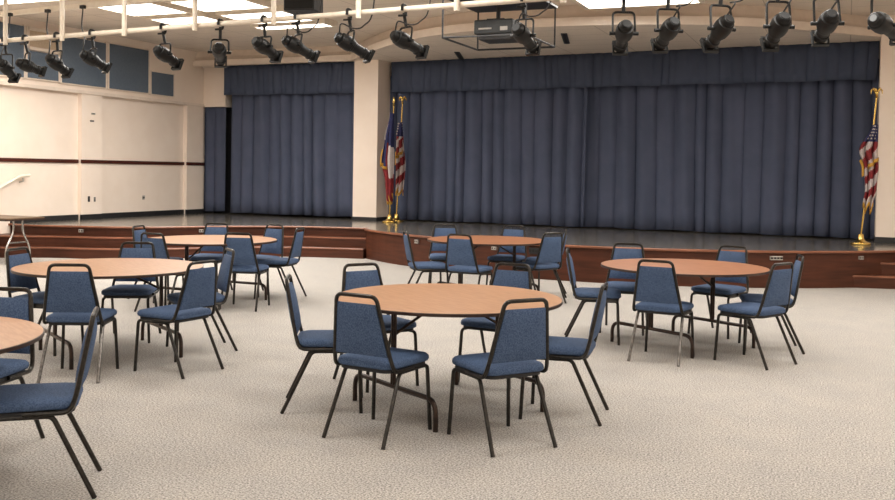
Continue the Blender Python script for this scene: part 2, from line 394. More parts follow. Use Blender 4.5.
# ------------------------------------------------------------------ acoustic panels on the upper left wall
def wall_quad(xa, ya_t, ya_b, xb, yb_t, yb_b):
    p0 = P(xa, ya_t, X=XP+.04); p1 = P(xb, yb_t, X=XP+.04); q0 = P(xa, ya_b, X=XP+.04); q1 = P(xb, yb_b, X=XP+.04)
    return p0.y, p1.y, (q0.z+q1.z)/2, (p0.z+p1.z)/2
pan = [((-30, 14, 71, 24.6, 27, 78.5), 'tall blue acoustic panel at the far left edge of the upper wall'),
       ((26.5, 50, 77.5, 59, 54, 82), 'short blue acoustic panel under the framed tan recess'),
       ((61, 36, 83, 106.5, 41.5, 88), 'largest blue acoustic panel right of the framed tan recess'),
       ((108.6, 43, 88.5, 149, 50, 93.7), 'tall blue acoustic panel between the largest and the smallest panel'),
       ((150.8, 71.3, 94, 174, 74, 97), 'smallest blue acoustic panel nearest the stage on the upper wall')]
for q, lab in pan:
    y0, y1, z0, z1 = wall_quad(*q)
    root = empty('acoustic_panel', lab, 'wall panel', (XP, (y0+y1)/2, z0), 0, 'blue acoustic panels on the upper left wall')
    h = z1-z0; w = (y1-y0)/2
    obj('fabric_face', B(0, .045, -w+.012, w-.012, .012, h-.012), M['panel'], root, bevel=.006)
    bm = bmesh.new()
    for s in (-1, 1): box(bm, 0, .05, s*w-.018, s*w+.018, -.01, h+.01)
    box(bm, 0, .05, -w, w, -.012, .006)
    obj('edge_frame', bm, M['trimwhite'], root)
y0, y1, z0, z1 = wall_quad(27.5, 28, 48.5, 60, 33.5, 52)
root = empty('wall_recess', 'tan panel in a cream frame above the short blue acoustic panel', 'wall panel', (XP, (y0+y1)/2, z0)); w = (y1-y0)/2; h = z1-z0
obj('panel', B(0, .02, -w, w, 0, h), M['tan'], root)
bm = bmesh.new()
for s in (-1, 1): box(bm, 0, .06, s*w-.03, s*w+.03, -.03, h+.03)
box(bm, 0, .06, -w, w, -.03, .03); box(bm, 0, .06, -w, w, h-.03, h+.03)
obj('frame', bm, M['trimwhite'], root)

# ------------------------------------------------------------------ wall plates
def plate_left(name, px, py, w, h, m, label, onp=True, holes=0, cat='wall plate'):
    X = XP if onp else XW; p = P(px, py, X=X)
    r = empty(name, label, cat, (X, p.y, p.z-h/2))
    obj('cover', B(0, .012, -w/2, w/2, 0, h), m, r, bevel=.003)
    if holes:
        for j in range(holes):
            zc = h*(j+.5)/holes
            obj('socket', B(.011, .016, -w*.3, w*.3, zc-h*.14, zc+h*.14), M['black'], r)
    return r
plate_left('wall_jack_plate', 88.7, 199, .05, .11, M['black'], 'tall black jack plate low on the wall pilaster')
plate_left('power_outlet', 94.4, 199.3, .045, .09, M['steel_plate'], 'pale outlet with dark sockets beside the black jack plate', True, 3, 'outlet')
plate_left('light_switch', 93.2, 113.8, .1, .035, M['steel_plate'], 'upper small grey switch plate high on the wall pilaster', True, 1, 'switch')
plate_left('light_switch', 91.8, 121, .1, .03, M['black'], 'lower small dark switch plate high on the wall pilaster', True, 0, 'switch')
plate_left('power_outlet', 143.4, 197.5, .07, .085, M['steel_plate'], 'square outlet alone on the wall near the side curtain', False, 1, 'outlet')
# handrail
hr = empty('handrail', 'cream handrail sloping down the left wall above the steps', 'handrail', (XW, 12.4, 1.2))
h1 = P(29.5, 175.6, X=XW+.09); h0 = P(20, 176.2, X=XW+.09); h2 = P(-20, 199, X=XW+.09)
pts = fillet([h1, h0, h2], .06)
obj('rail', T([p-hr.location for p in pts], .028, 8), M['pipe'], hr, smooth=True)
for q in (P(23, 177.8, X=XW+.09), P(-12, 196, X=XW+.09)):
    q = q-hr.location
    obj('bracket', T([(q.x, q.y, q.z), (q.x, q.y, q.z-.06), (0, q.y, q.z-.08)], .014, 6), M['steel_plate'], hr, smooth=True)

# ------------------------------------------------------------------ stage front fittings
def on_front(px, py):
    best = None
    for i in range(400):
        t = i/399; k = t*(len(deck_front)-1); j = min(int(k), len(deck_front)-2); u = k-j
        x = deck_front[j][0]*(1-u)+deck_front[j+1][0]*u; y = deck_front[j][1]*(1-u)+deck_front[j+1][1]*u
        q = P(px, py, Y=y); e = abs(q.x-x)
        if best is None or e < best[0]: best = (e, Vector((x, y, q.z)), Vector((deck_front[j+1][0]-deck_front[j][0], deck_front[j+1][1]-deck_front[j][1], 0)).normalized())
    return best[1], best[2]
for px, py, w, h, m, nm, lab in (
    (80.3, 230.8, .08, .055, 'steel_plate', 'stage_outlet', 'small steel outlet in the top riser left of the round table chairs'),
    (200.5, 230.8, .08, .055, 'steel_plate', 'stage_outlet', 'small steel outlet in the top riser behind the far left table'),
    (416.5, 241.6, .09, .06, 'steel_plate', 'stage_outlet', 'small steel outlet in the stage front behind the far middle table at its left'),
    (493.8, 248.3, .09, .05, 'steel_plate', 'stage_outlet', 'small steel outlet in the stage front just right of the far middle table centre'),
    (535, 251, .2, .09, 'black', 'stage_vent', 'dark grille in the stage front behind the chairs of the far middle table'),
    (776.5, 258.2, .18, .055, 'steel_plate', 'stage_outlet', 'double steel outlet in the stage front behind the right table'),
    (860, 257.8, .07, .05, 'steel_plate', 'stage_outlet', 'small steel outlet in the stage front under the right flag')):
    p, t = on_front(px, py); ang = math.atan2(t.y, t.x)
    r = empty(nm, lab, 'vent' if 'vent' in nm else 'outlet', (p.x, p.y, p.z-h/2), ang)
    obj('cover', B(-w/2, w/2, -.008, .045, 0, h), M[m], r, bevel=.003)
    n = 2 if w < .15 else 4
    for i in range(n):
        xx = -w/2+w*(i+.5)/n
        obj('socket' if 'outlet' in nm else 'slot', B(xx-w*.1, xx+w*.1, -.012, -.007, h*.3, h*.75), M['rubber'], r)

# ------------------------------------------------------------------ flags
def flag_cloth(kind, seed, shape, H):
    """gathered hanging cloth: shape lists (t, x_left, x_right) from top to bottom; returns cloth and fringe meshes"""
    NA, NT = 44, 60
    def lim(t):
        for (t0, a0, b0), (t1, a1, b1) in zip(shape, shape[1:]):
            if t <= t1:
                u = (t-t0)/(t1-t0); u = u*u*(3-2*u); return a0+(a1-a0)*u, b0+(b1-b0)*u
        return shape[-1][1:]
    def pos(a, t):
        l, r = lim(t); w = (r-l)
        ph = a*2*PI*2.6+seed+t*.9
        x = l+w*a+.018*math.sin(ph*1.0)*math.sin(a*PI)
        y = -.05-.055*math.cos(ph)*min(1, t*3+.25)-.03*math.sin(a*PI)
        hem = t*(1-.10*math.sin(a*2.3*PI+seed)**2*(t > .5)*(t-.5)*2)
        return Vector((x, y, -H*hem))
    bm = bmesh.new(); g = [[bm.verts.new(pos(i/NA, j/NT)) for i in range(NA+1)] for j in range(NT+1)]
    for j in range(NT):
        for i in range(NA):
            a = (i+.5)/NA; t = (j+.5)/NT
            if kind == 'texas':
                if t < .30+.1*a or (a < .36 and t < .62): mi = 2
                elif (a > .42 and t < .78-.12*(a-.4)) or (a < .2 and t < .1): mi = 1
                else: mi = 0
                if a < .3 and .12 < t < .30: mi = 1
            else:
                if t < .2: mi = 2
                else: mi = 0 if int(a*3.2+t*9.5*(1-.25*a)) % 2 == 0 else 1
            bm.faces.new((g[j][i], g[j][i+1], g[j+1][i+1], g[j+1][i])).material_index = mi
    def star(c, R1):
        ring = []
        for k in range(10):
            rr = R1 if k % 2 == 0 else R1*.42
            ring.append(bm.verts.new(c+Vector((rr*math.sin(k*PI/5), 0, rr*math.cos(k*PI/5)))))
        bm.faces.new(ring).material_index = 1
    if kind == 'us':
        for jj in range(5):
            for ii in range(3): star(pos(.2+.3*ii, .02+.036*jj)+Vector((0, -.012, 0)), .02)
    else: star(pos(.62, .2)+Vector((0, -.02, 0)), .05)
    strips = []
    def strip(pts, off):
        prev = None; fb = bmesh.new(); strips.append(fb)
        for p, o in zip(pts, off):
            a, b = fb.verts.new(p+Vector((0, -.008, 0))), fb.verts.new(p+o+Vector((0, -.006, 0)))
            if prev: fb.faces.new((prev[0], a, b, prev[1]))
            prev = (a, b)
    n = NA+1
    strip([pos(i/NA, 1) for i in range(n)], [Vector((0, 0, -.06))]*n)
    strip([pos(0, j/NT) for j in range(NT*2//5, NT*3//5+1)], [Vector((-.035, 0, -.03))]*(NT//5+1))
    if kind == 'us': strip([pos(1-.75*k/20, .38+.10*k/20)+Vector((0, -.07, 0)) for k in range(21)], [Vector((0, 0, -.06))]*21)
    else: strip([pos(.45*k/14, .56+.05*k/14)+Vector((0, -.05, 0)) for k in range(15)], [Vector((0, 0, -.06))]*15)
    return bm, strips
def flag(kind, base, ztop, label, seed, shape, H_, finial, ztilt=0, drop=.16):
    r = empty('flag_stand', label, 'flag', (base.x, base.y, SZ))
    H = ztop-SZ
    bm = bmesh.new(); lathe(bm, [(.15, 0), (.155, .015), (.15, .03), (.09, .05), (.055, .075), (.045, .11), (.04, .16), (.025, .17)], seg=24)
    obj('base', bm, M['brass'], r, smooth=True)
    obj('pole', T([(0, 0, .1), (ztilt*.5, 0, H*.5), (ztilt, 0, H)], .014, 10), M['brass'], r, smooth=True)
    bm = bmesh.new()
    if finial == 'eagle':
        lathe(bm, [(.012, 0), (.03, .02), (.012, .04), (.02, .05), (.034, .075), (.03, .1), (.012, .125)], (ztilt, 0, H), 12)
        tube(bm, [(ztilt, 0, H+.11), (ztilt-.02, -.01, H+.14), (ztilt-.045, -.02, H+.135)], [.014, .016, .005], 8)
        for s in (-1, 1): tube(bm, [(ztilt, 0, H+.08), (ztilt+s*.05, .01, H+.15), (ztilt+s*.075, .01, H+.12), (ztilt+s*.08, .015, H+.06)], [.018, .02, .014, .004], 8)
    else:
        lathe(bm, [(.012, 0), (.028, .02), (.012, .045), (.03, .09), (.02, .14), (.002, .2)], (ztilt, 0, H), 12)
    obj('finial', bm, M['brass'], r, smooth=True)
    cl_, fr = flag_cloth(kind, seed, shape, H_)
    c = obj('cloth', cl_, [M['red'], M['white'], M['navy']], r, smooth=True); c.location = (ztilt, 0, H-drop)
    for fbm in fr:
        f = obj('fringe', fbm, M['gold'], r, smooth=True); f.location = (ztilt, 0, H-drop)
        f.modifiers.new('t', 'SOLIDIFY').thickness = .008
    c.modifiers.new('t', 'SOLIDIFY').thickness = .006
    return r
fb_ = P(389.5, 222.6, z=SZ); fz = P(393.5, 106, Y=fb_.y).z
fb2 = P(395.5, 221.6, z=SZ); fz2 = P(401.5, 104, Y=fb2.y).z
fb2.x += .02
flag('us', fb2, fz2, 'red and white striped flag on a brass pole, the one behind beside the column', 2.2, [(0, -.05, .04), (.25, -.1, .07), (.6, -.12, .14), (1, -.1, .1)], 1.45, 'eagle', .1, .38)
flag('texas', fb_, fz, 'blue white and red flag with gold fringe, in front beside the cream column', .6, [(0, -.05, .03), (.3, -.16, .04), (.55, -.22, .05), (.8, -.14, .05), (1, -.1, .03)], 1.78, 'spear', .06, .15)
fb3 = P(860.5, 244.5, z=SZ); fz3 = P(871, 98, Y=fb3.y).z
flag('us', fb3, fz3, 'striped flag on a brass stand at the right end of the stage', 4.1, [(0, -.05, .04), (.3, -.23, .04), (.5, -.15, .06), (.8, -.13, .04), (1, -.16, .0)], 1.35, 'eagle', .17, .42)

# ------------------------------------------------------------------ chairs
def make_chair():
    root = empty('banquet_chair', '', 'chair')
    # seat: rounded pad with crowned top, dark pan below
    bm = bmesh.new(); N = 14
    def seat_half(v):   # half width along depth v 0 (rear) .. 1 (front)
        return .195+.022*math.sin(min(v*1.3, 1)*PI/2)
    ring = []
    out = []
    R = .07
    for (cx, cy, a0) in ((.147, .155, 0), (-.147, .155, 90), (-.135, -.15, 180), (.135, -.15, 270)):
        for k in range(6):
            a = math.radians(a0+18*k); out.append((cx+R*math.cos(a), cy+R*math.sin(a)))
    layers = [(.95, .43), (.99, .434), (1.01, .446), (1.0, .462), (.96, .473), (.8, .482), (.4, .487)]
    rows = [[bm.verts.new((x*s, y*s, z)) for x, y in out] for s, z in layers]
    n = len(out)
    for a, b in zip(rows, rows[1:]):
        for k in range(n): bm.faces.new((a[k], a[(k+1) % n], b[(k+1) % n], b[k]))
    bm.faces.new(rows[0][::-1]); bm.faces.new(rows[-1])
    obj('seat', bm, M['fabric'], root, smooth=True)
    bm = bmesh.new(); prism(bm, [(x*.93, y*.93) for x, y in out], .408, .426)
    obj('seat_pan', bm, M['vinyl'], root)
    # back frame: inverted U with slanted sides, bending forward under the seat
    yb = lambda z: -.205-.08*max(0, (z-.44))/.42
    hw = lambda z: .208-.068*max(0, (z-.44))/.42
    path = [(-.205, .02, .418), (-.212, -.19, .418), (-hw(.5), yb(.5), .50), (-hw(.78), yb(.78), .78), (-hw(.862), yb(.862), .862),
            (hw(.862), yb(.862), .862), (hw(.78), yb(.78), .78), (hw(.5), yb(.5), .50), (.212, -.19, .418), (.205, .02, .418)]
    obj('back_frame', T(fillet(path, .065, 5), .0125, 8), M['frame'], root, smooth=True)
    # backrest pad between the tubes, slightly cushioned both ways
    bm = bmesh.new(); NX, NZ = 8, 8
    def pad(side):
        g = []
        for j in range(NZ+1):
            z = .506+(.814-.506)*j/NZ; row = []
            for i in range(NX+1):
                u = i/NX*2-1; w = hw(z)-.013
                e = (1-abs(u)**4)*(1-abs(j/NZ*2-1)**6)
                row.append(bm.verts.new((u*w, yb(z)+side*(.008+.02*e), z)))
            g.append(row)
        return g
    A, Bk = pad(1), pad(-1)
    for g in (A, Bk):
        for j in range(NZ):
            for i in range(NX): bm.faces.new((g[j][i], g[j][i+1], g[j+1][i+1], g[j+1][i]))
    for j in range(NZ):
        for i in (0, NX): bm.faces.new((A[j][i], A[j+1][i], Bk[j+1][i], Bk[j][i]))
    for i in range(NX):
        for j in (0, NZ): bm.faces.new((A[j][i], A[j][i+1], Bk[j][i+1], Bk[j][i]))
    obj('backrest', bm, M['fabric'], root, smooth=True)
    # side rails and cross bars
    bm = bmesh.new()
    for s in (-1, 1): tube(bm, [(s*.19, .15, .4), (s*.19, -.07, .4)], .0125, 8)
    for y in (.12, -.05): tube(bm, [(-.19, y, .4), (.19, y, .4)], .009, 6)
    obj('seat_frame', bm, M['frame'], root, smooth=True)
    for s in (-1, 1):
        f = obj('leg', T(fillet([(s*.19, .13, .4), (s*.195, .195, .4), (s*.212, .212, .0)], .05, 5), .0125, 8), M['frame'], root, smooth=True)
        r = obj('leg', T(fillet([(s*.19, -.05, .4), (s*.192, -.11, .4), (s*.212, -.3, .0)], .05, 5), .0125, 8), M['frame'], root, smooth=True)
    return root
chair0 = make_chair(); used = [False]
CH = 'blue padded banquet chairs at the round tables'
chairs = {
 'M1': (-2.555, 5.079, 6.152, 'blue chair seen from behind at the near left of the front centre table'),
 'M2': (-1.874, 5.248, 7.182, 'blue chair seen from behind at the near right of the front centre table'),
 'M3': (-1.71, 5.975, 7.979, 'blue chair facing left at the right side of the front centre table'),
 'M4': (-3.164, 5.502, 5.198, 'blue chair facing right at the left side of the front centre table'),
 'M5': (-3.172, 6.232, -2.143, 'blue chair with shaded seat behind the left part of the front centre table'),
 'M6': (-2.425, 6.732, 3.046, 'blue chair with shaded seat behind the right part of the front centre table'),
 'R1': (-1.427, 8.218, 6.191, 'blue chair with worn silvery rear legs, back turned, in front of the right table'),
 'R2': (-2.162, 8.802, 4.946, 'blue chair facing right at the left side of the right table'),
 'R3': (-2.04, 9.46, 3.25, 'blue chair behind the left end of the right table'),
 'R4': (-1.147, 9.743, 2.793, 'blue chair behind the right half of the right table before the stage front'),
 'R5': (-0.716, 8.419, 1.065, 'blue chair at the near right of the right table, closest to its right side corner'),
 'R6': (-0.648, 9.134, 1.782, 'bright blue chair facing left half hidden at the right end of the right table'),
 'L1': (-5.314, 5.479, 6.749, 'blue chair with worn silvery rear legs, back turned, in front of the left table'),
 'L2': (-4.805, 5.94, 7.739, 'blue chair turned away at the near right of the left table'),
 'L3': (-5.192, 6.701, 2.442, 'blue chair seen edge on behind the chair at the near right of the left table'),
 'L4': (-6.026, 6.814, 3.648, 'blue chair facing the viewer behind the left table'),
 'L5': (-6.27, 6.07, -1.35, 'blue chair at the far left end of the left table'),
 'F1': (-4.05, 10.28, 6.2, 'blue chair seen from behind in front of the far middle table'),
 'F2': (-4.62, 10.36, -0.95, 'blue chair facing right at the left end of the far middle table'),
 'F3': (-3.48, 11.1, 1.0, 'blue chair turned away at the near right end of the far middle table'),
 'F6': (-3.6, 11.75, 1.85, 'blue chair half hidden behind another at the right end of the far middle table'),
 'F4': (-4.9, 11.56, 3.6, 'blue chair behind the left part of the far middle table before the stage'),
 'F5': (-4.13, 11.83, 3.163, 'blue chair behind the right part of the far middle table before the stage'),
 'G1': (-6.277, 8.98, 0.3, 'blue chair seen from behind in front of the far left table'),
 'G2': (-6.42, 9.85, 1.8, 'blue chair facing left at the right end of the far left table'),
 'G3': (-6.8, 10.0, 2.95, 'blue chair behind the right end of the far left table near the steps'),
 'G4': (-7.45, 9.83, 3.4, 'blue chair behind the middle of the far left table'),
 'G5': (-7.64, 9.15, 4.95, 'blue chair standing edge on at the left end of the far left table'),
 'G6': (-6.917, 8.43, 0.02, 'dark backed blue chair at the near left of the far left table'),
 'N1': (-4.394, 3.756, 3.385, 'blue chair behind the table cut off by the left picture edge'),
 'N2': (-3.63, 3.425, 2.266, 'large blue chair seen from the side at the lower left picture corner'),
}
worn = None
for key, (x, y, a, lab) in chairs.items():
    o = chair0 if not used[0] else dup_tree(chair0)
    used[0] = True
    o.location = (x, y, 0); o.rotation_euler = (0, 0, a); tag(o, lab, 'chair', CH)
    if key in ('R1', 'L1'):
        for c in [c for c in COL.objects if c.parent == o and c.name.startswith('leg')]:
            if min(v.co.y for v in c.data.vertices) < -.2:
                c.data = c.data.copy(); c.data.materials[0] = M['worn']; c['label'] = 'worn silvery rear leg'

# ------------------------------------------------------------------ round tables
def make_table(dark=False):
    root = empty('round_table', '', 'table'); R = .762; seg = 72
    bm = bmesh.new(); lathe(bm, [(R-.012, .7235), (R-.004, .724), (R-.004, .7405), (R-.02, .741)], seg=seg)
    obj('tabletop', bm, M['laminate_dark' if dark else 'laminate'], root, smooth=True)
    bm = bmesh.new(); lathe(bm, [(R-.02, .718), (R+.001, .719), (R+.002, .7385), (R-.0035, .7395), (R-.0038, .7235), (R-.02, .7225)], seg=seg)
    obj('edge_band', bm, M['edge'], root, smooth=True)
    for s in (-1, 1):
        bm = bmesh.new()
        tube(bm, fillet([(-.47, s*.44, 0), (-.47, s*.44, .19), (.47, s*.44, .19), (.47, s*.44, 0)], .1, 6), .0165, 8)
        for dx in (-.012, .012): tube(bm, [(dx, s*.44, .19), (dx, s*.44, .715)], .0125, 8)
        obj('leg', bm, M['tableleg'], root, smooth=True)
        bm = bmesh.new(); tube(bm, [(0, s*.44, .52), (0, s*.1, .70)], .01, 6); box(bm, -.12, .12, s*.36-.03, s*.36+.10, .695, .717)
        obj('brace', bm, M['tableleg'], root)
    return root
t0 = make_table(); t1 = make_table(True); u0 = [0]; u1 = [0]
d0 = math.atan2(-.5, .86)
for (x, y, a, dark, lab) in ((-2.449, 5.84, d0, 0, 'round oak laminate folding table in the front centre of the hall'),
    (-5.70, 6.20, d0, 0, 'round oak laminate folding table on the left with five chairs around it'),
    (-6.90, 9.17, d0+.5, 0, 'round oak laminate folding table at the far left before the curved steps'),
    (-4.293, 3.078, d0, 0, 'round oak laminate folding table cut off by the left picture edge'),
    (-1.378, 8.942, d0, 1, 'darker brown round folding table on the right before the stage'),
    (-4.12, 11.07, d0, 1, 'darker brown round folding table at the far middle before the stage front')):
    src, u = (t1, u1) if dark else (t0, u0)
    o = src if not u[0] else dup_tree(src); u[0] = 1
    o.location = (x, y, 0); o.rotation_euler = (0, 0, a); tag(o, lab, 'table', 'round folding tables')

# rectangular folding table by the left wall
tr = empty('folding_table', 'long folding table with steel legs by the left steps at the picture edge', 'table', (-12.81, 11.22, 0))
obj('tabletop', B(-.77, .77, -.38, .38, .715, .745), M['oldtop'], tr, bevel=.004)
obj('edge_band', B(-.774, .774, -.384, .384, .70, .725), M['edge'], tr)
for s in (-1, 1):
    for q in (-1, 1):
        obj('leg', T(fillet([(s*.60, q*.09, .70), (s*.60, q*.09, .5), (s*.60, q*.24, .26), (s*.60, q*.24, 0)], .1, 5), .016, 8), M['chrome'], tr, smooth=True)
    obj('crossbar', T([(s*.60, -.18, .34), (s*.60, .18, .34)], .012, 6), M['chrome'], tr, smooth=True)

# ------------------------------------------------------------------ ceiling lights
POW = 34
def ceiling_light(x0, x1, y0, y1, label, group='ceiling light panels', drop=.06, power=POW):
    r = empty('ceiling_light', label, 'ceiling light', ((x0+x1)/2, (y0+y1)/2, ZC-drop), 0, group); w, d = (x1-x0)/2, (y1-y0)/2
    bm = bmesh.new(); t = .07
    prism(bm, [(-w, -d), (w, -d), (w, d), (-w, d)], -.035, drop); bm.faces.ensure_lookup_table(); bmesh.ops.delete(bm, geom=[bm.faces[0]], context='FACES_ONLY')
    iv = [bm.verts.new(q) for q in ((-w+t, -d+t, -.035), (w-t, -d+t, -.035), (w-t, d-t, -.035), (-w+t, d-t, -.035))]
    uv = [bm.verts.new(q) for q in ((-w+t, -d+t, .02), (w-t, -d+t, .02), (w-t, d-t, .02), (-w+t, d-t, .02))]
    bm.verts.ensure_lookup_table(); ov = list(bm.verts)[:4]
    for i in range(4):
        j = (i+1) % 4; bm.faces.new((ov[i], ov[j], iv[j], iv[i])); bm.faces.new((iv[i], iv[j], uv[j], uv[i]))
    la = bpy.data.lights.new('lamp', 'AREA'); la.shape = 'RECTANGLE'; la.size = 2*(w-t); la.size_y = 2*(d-t); la.energy = power*la.size*la.size_y; la.color = (1, .96, .90); la.spread = math.radians(175)
    lo = bpy.data.objects.new('lamp', la); COL.objects.link(lo); lo.parent = r; lo.location = (0, 0, -.003)
    obj('frame', bm, M['pipe'], r)
    obj('diffuser', B(-w+t, w-t, -d+t, d-t, .0, .05), M['diffuser'], r)
    return r
def LP(px, py): return P(px, py, z=ZC-.06)
names = iter(('left light panel of the row nearest the viewer in the lit ceiling grid', 'right light panel of the row nearest the viewer in the lit ceiling grid',
  'left light panel of the middle row in the lit ceiling grid', 'middle light panel of the middle row in the lit ceiling grid', 'right light panel of the middle row, behind the hung black box'))
for x0, x1, y0, y1 in ((-11.2, -9.98, 11.7, 12.72), (-9.74, -8.4, 11.7, 12.72), (-11.2, -9.98, 12.98, 14.05), (-9.74, -8.4, 12.98, 14.05)):
    ceiling_light(x0, x1, y0, y1, next(names))
ceiling_light(-9.95, -8.4, 14.28, 14.72, 'narrow light strip farthest from the viewer in the lit ceiling grid')
ceiling_light(-3.62, -1.9, 12.65, 13.72, 'bright light panel above the curved fascia at the top right', drop=.17)
for _x in (.35, 1.75): ceiling_light(_x, _x+1.25, 11.5, 12.6, 'unseen square ceiling panel added to brighten the right stage wall', 'unseen ceiling panels added at the right', power=17)  # out-of-view pair added to brighten the wall right of the stage
# unseen troffers added over the rest of the hall, brighter towards the stage
for ix, x in enumerate((-12.0, -8.2, -4.4, -.6, 3.2)):
    for iy, (y, pw) in enumerate(((-2.5, 9), (1.0, 12), (4.5, 18), (8.0, 24), (10.7, 24))):
        ceiling_light(x-.9, x+.9, y-.45, y+.45, 'unseen long ceiling panel added to light the hall', 'unseen ceiling panels added to light the hall', power=pw)

# ------------------------------------------------------------------ lighting pipe and raceway
def pipeY(x): return 8.67-.093*x
ZP = 3.3
lp = empty('lighting_pipe', 'long cream pipe carrying the black stage spotlights, hung on tubes', 'pipe', (-5, pipeY(-5), ZP))
xs = (-12.5, 3.0)
obj('pipe', T([(x+5, pipeY(x)-pipeY(-5), 0) for x in xs], .031, 12), M['pipe'], lp, smooth=True)
def pipe_x(px):
    lo, hi = -13, 4
    for _ in range(50):
        m = (lo+hi)/2; p = Vector((m, pipeY(m), ZP-EYE)); u = 447.5+FPX*p.dot(CR)/p.dot(CF)
        if u < px: lo = m
        else: hi = m
    return lo
for px in (9, 65.5, 127.5, 198, 276.5, 361, 459, 565, 700, 840):
    x = pipe_x(px)
    obj('hanger', T([(x+5, pipeY(x)-pipeY(-5)-.06, -.07), (x+5, pipeY(x)-pipeY(-5)-.06, ZC-ZP)], .03, 12), M['pipe'], lp, smooth=True)
rw = empty('power_raceway', 'upper cream raceway with dark plugs above the lighting pipe', 'raceway', (-9, 10.0, 3.8))
def rwY(x): return 10.0-.093*(x+9)
ra = P(12, 12.5, Y=rwY(-10.5)); rb = P(110, 1.5, Y=rwY(-8.4)); zrw = (ra.z+rb.z)/2; rw.location.z = zrw; print('raceway', ra, rb)
bm = bmesh.new(); box(bm, -4.5, 5.5, -.03, .03, -.035, .035)
bmesh.ops.rotate(bm, verts=bm.verts, matrix=Matrix.Rotation(math.atan(-.093), 3, 'Z')); obj('channel', bm, M['pipe'], rw)
for x in (-12.3, -7.5, -4.5):
    obj('hanger', T([(x+9, rwY(x)-10.0+.04, -.02), (x+9, rwY(x)-10.0+.04, ZC-zrw)], .012, 6), M['pipe'], rw, smooth=True)

# ------------------------------------------------------------------ stage spotlights (ellipsoidal)
spots = [ # pipe px, rear px, front px, label, cord kind
 (5, (-1, 60), (17, 81), 'black spotlight cut by the left picture edge', 'up'),
 (25, (15, 61), (47, 73.5), 'second black spotlight from the left, lying nearly level', ''),
 (57, (46, 55.5), (71, 76), 'third black spotlight from the left with a long hanging cord', 'up'),
 (92, (79.5, 52), (111, 70.5), 'fourth black spotlight from the left before the largest blue panel', 'up'),
 (163, (154, 47.5), (181, 67), 'black spotlight hanging over the smallest blue wall panel', ''),
 (220.5, (218.5, 45), (221, 64), 'black spotlight pointing straight away at the left end of the header', ''),
 (264, (253, 39), (280, 59.5), 'black spotlight left of the one under the hung black box', ''),
 (297, (281.5, 37.5), (319, 60), 'black spotlight just under the hung black box', 'loop'),
 (349, (333.5, 34.5), (374, 59.5), 'black spotlight in front of the cream column top', 'loop'),
 (404, (390.5, 33), (427, 55), 'black spotlight right of the cream column', 'loop'),
 (523, (515, 26), (536, 51.5), 'black spotlight in front of the caged projector', 'loop'),
 (624, (627, 22), (619, 52), 'first black spotlight right of the caged projector', ''),
 (669, (676, 19), (657, 50), 'second black spotlight right of the caged projector', 'loop'),
 (722, (731, 16.5), (706, 50), 'third black spotlight right of the caged projector', 'loop'),
 (779, (786, 13.5), (767, 49), 'fourth black spotlight right of the caged projector', 'loop'),
 (826, (833, 12), (818, 42.5), 'fifth black spotlight right of the caged projector', 'loop'),
 (880, (872, 17), (903, 39), 'black spotlight at the right picture edge showing a round pale ring', ''),
]
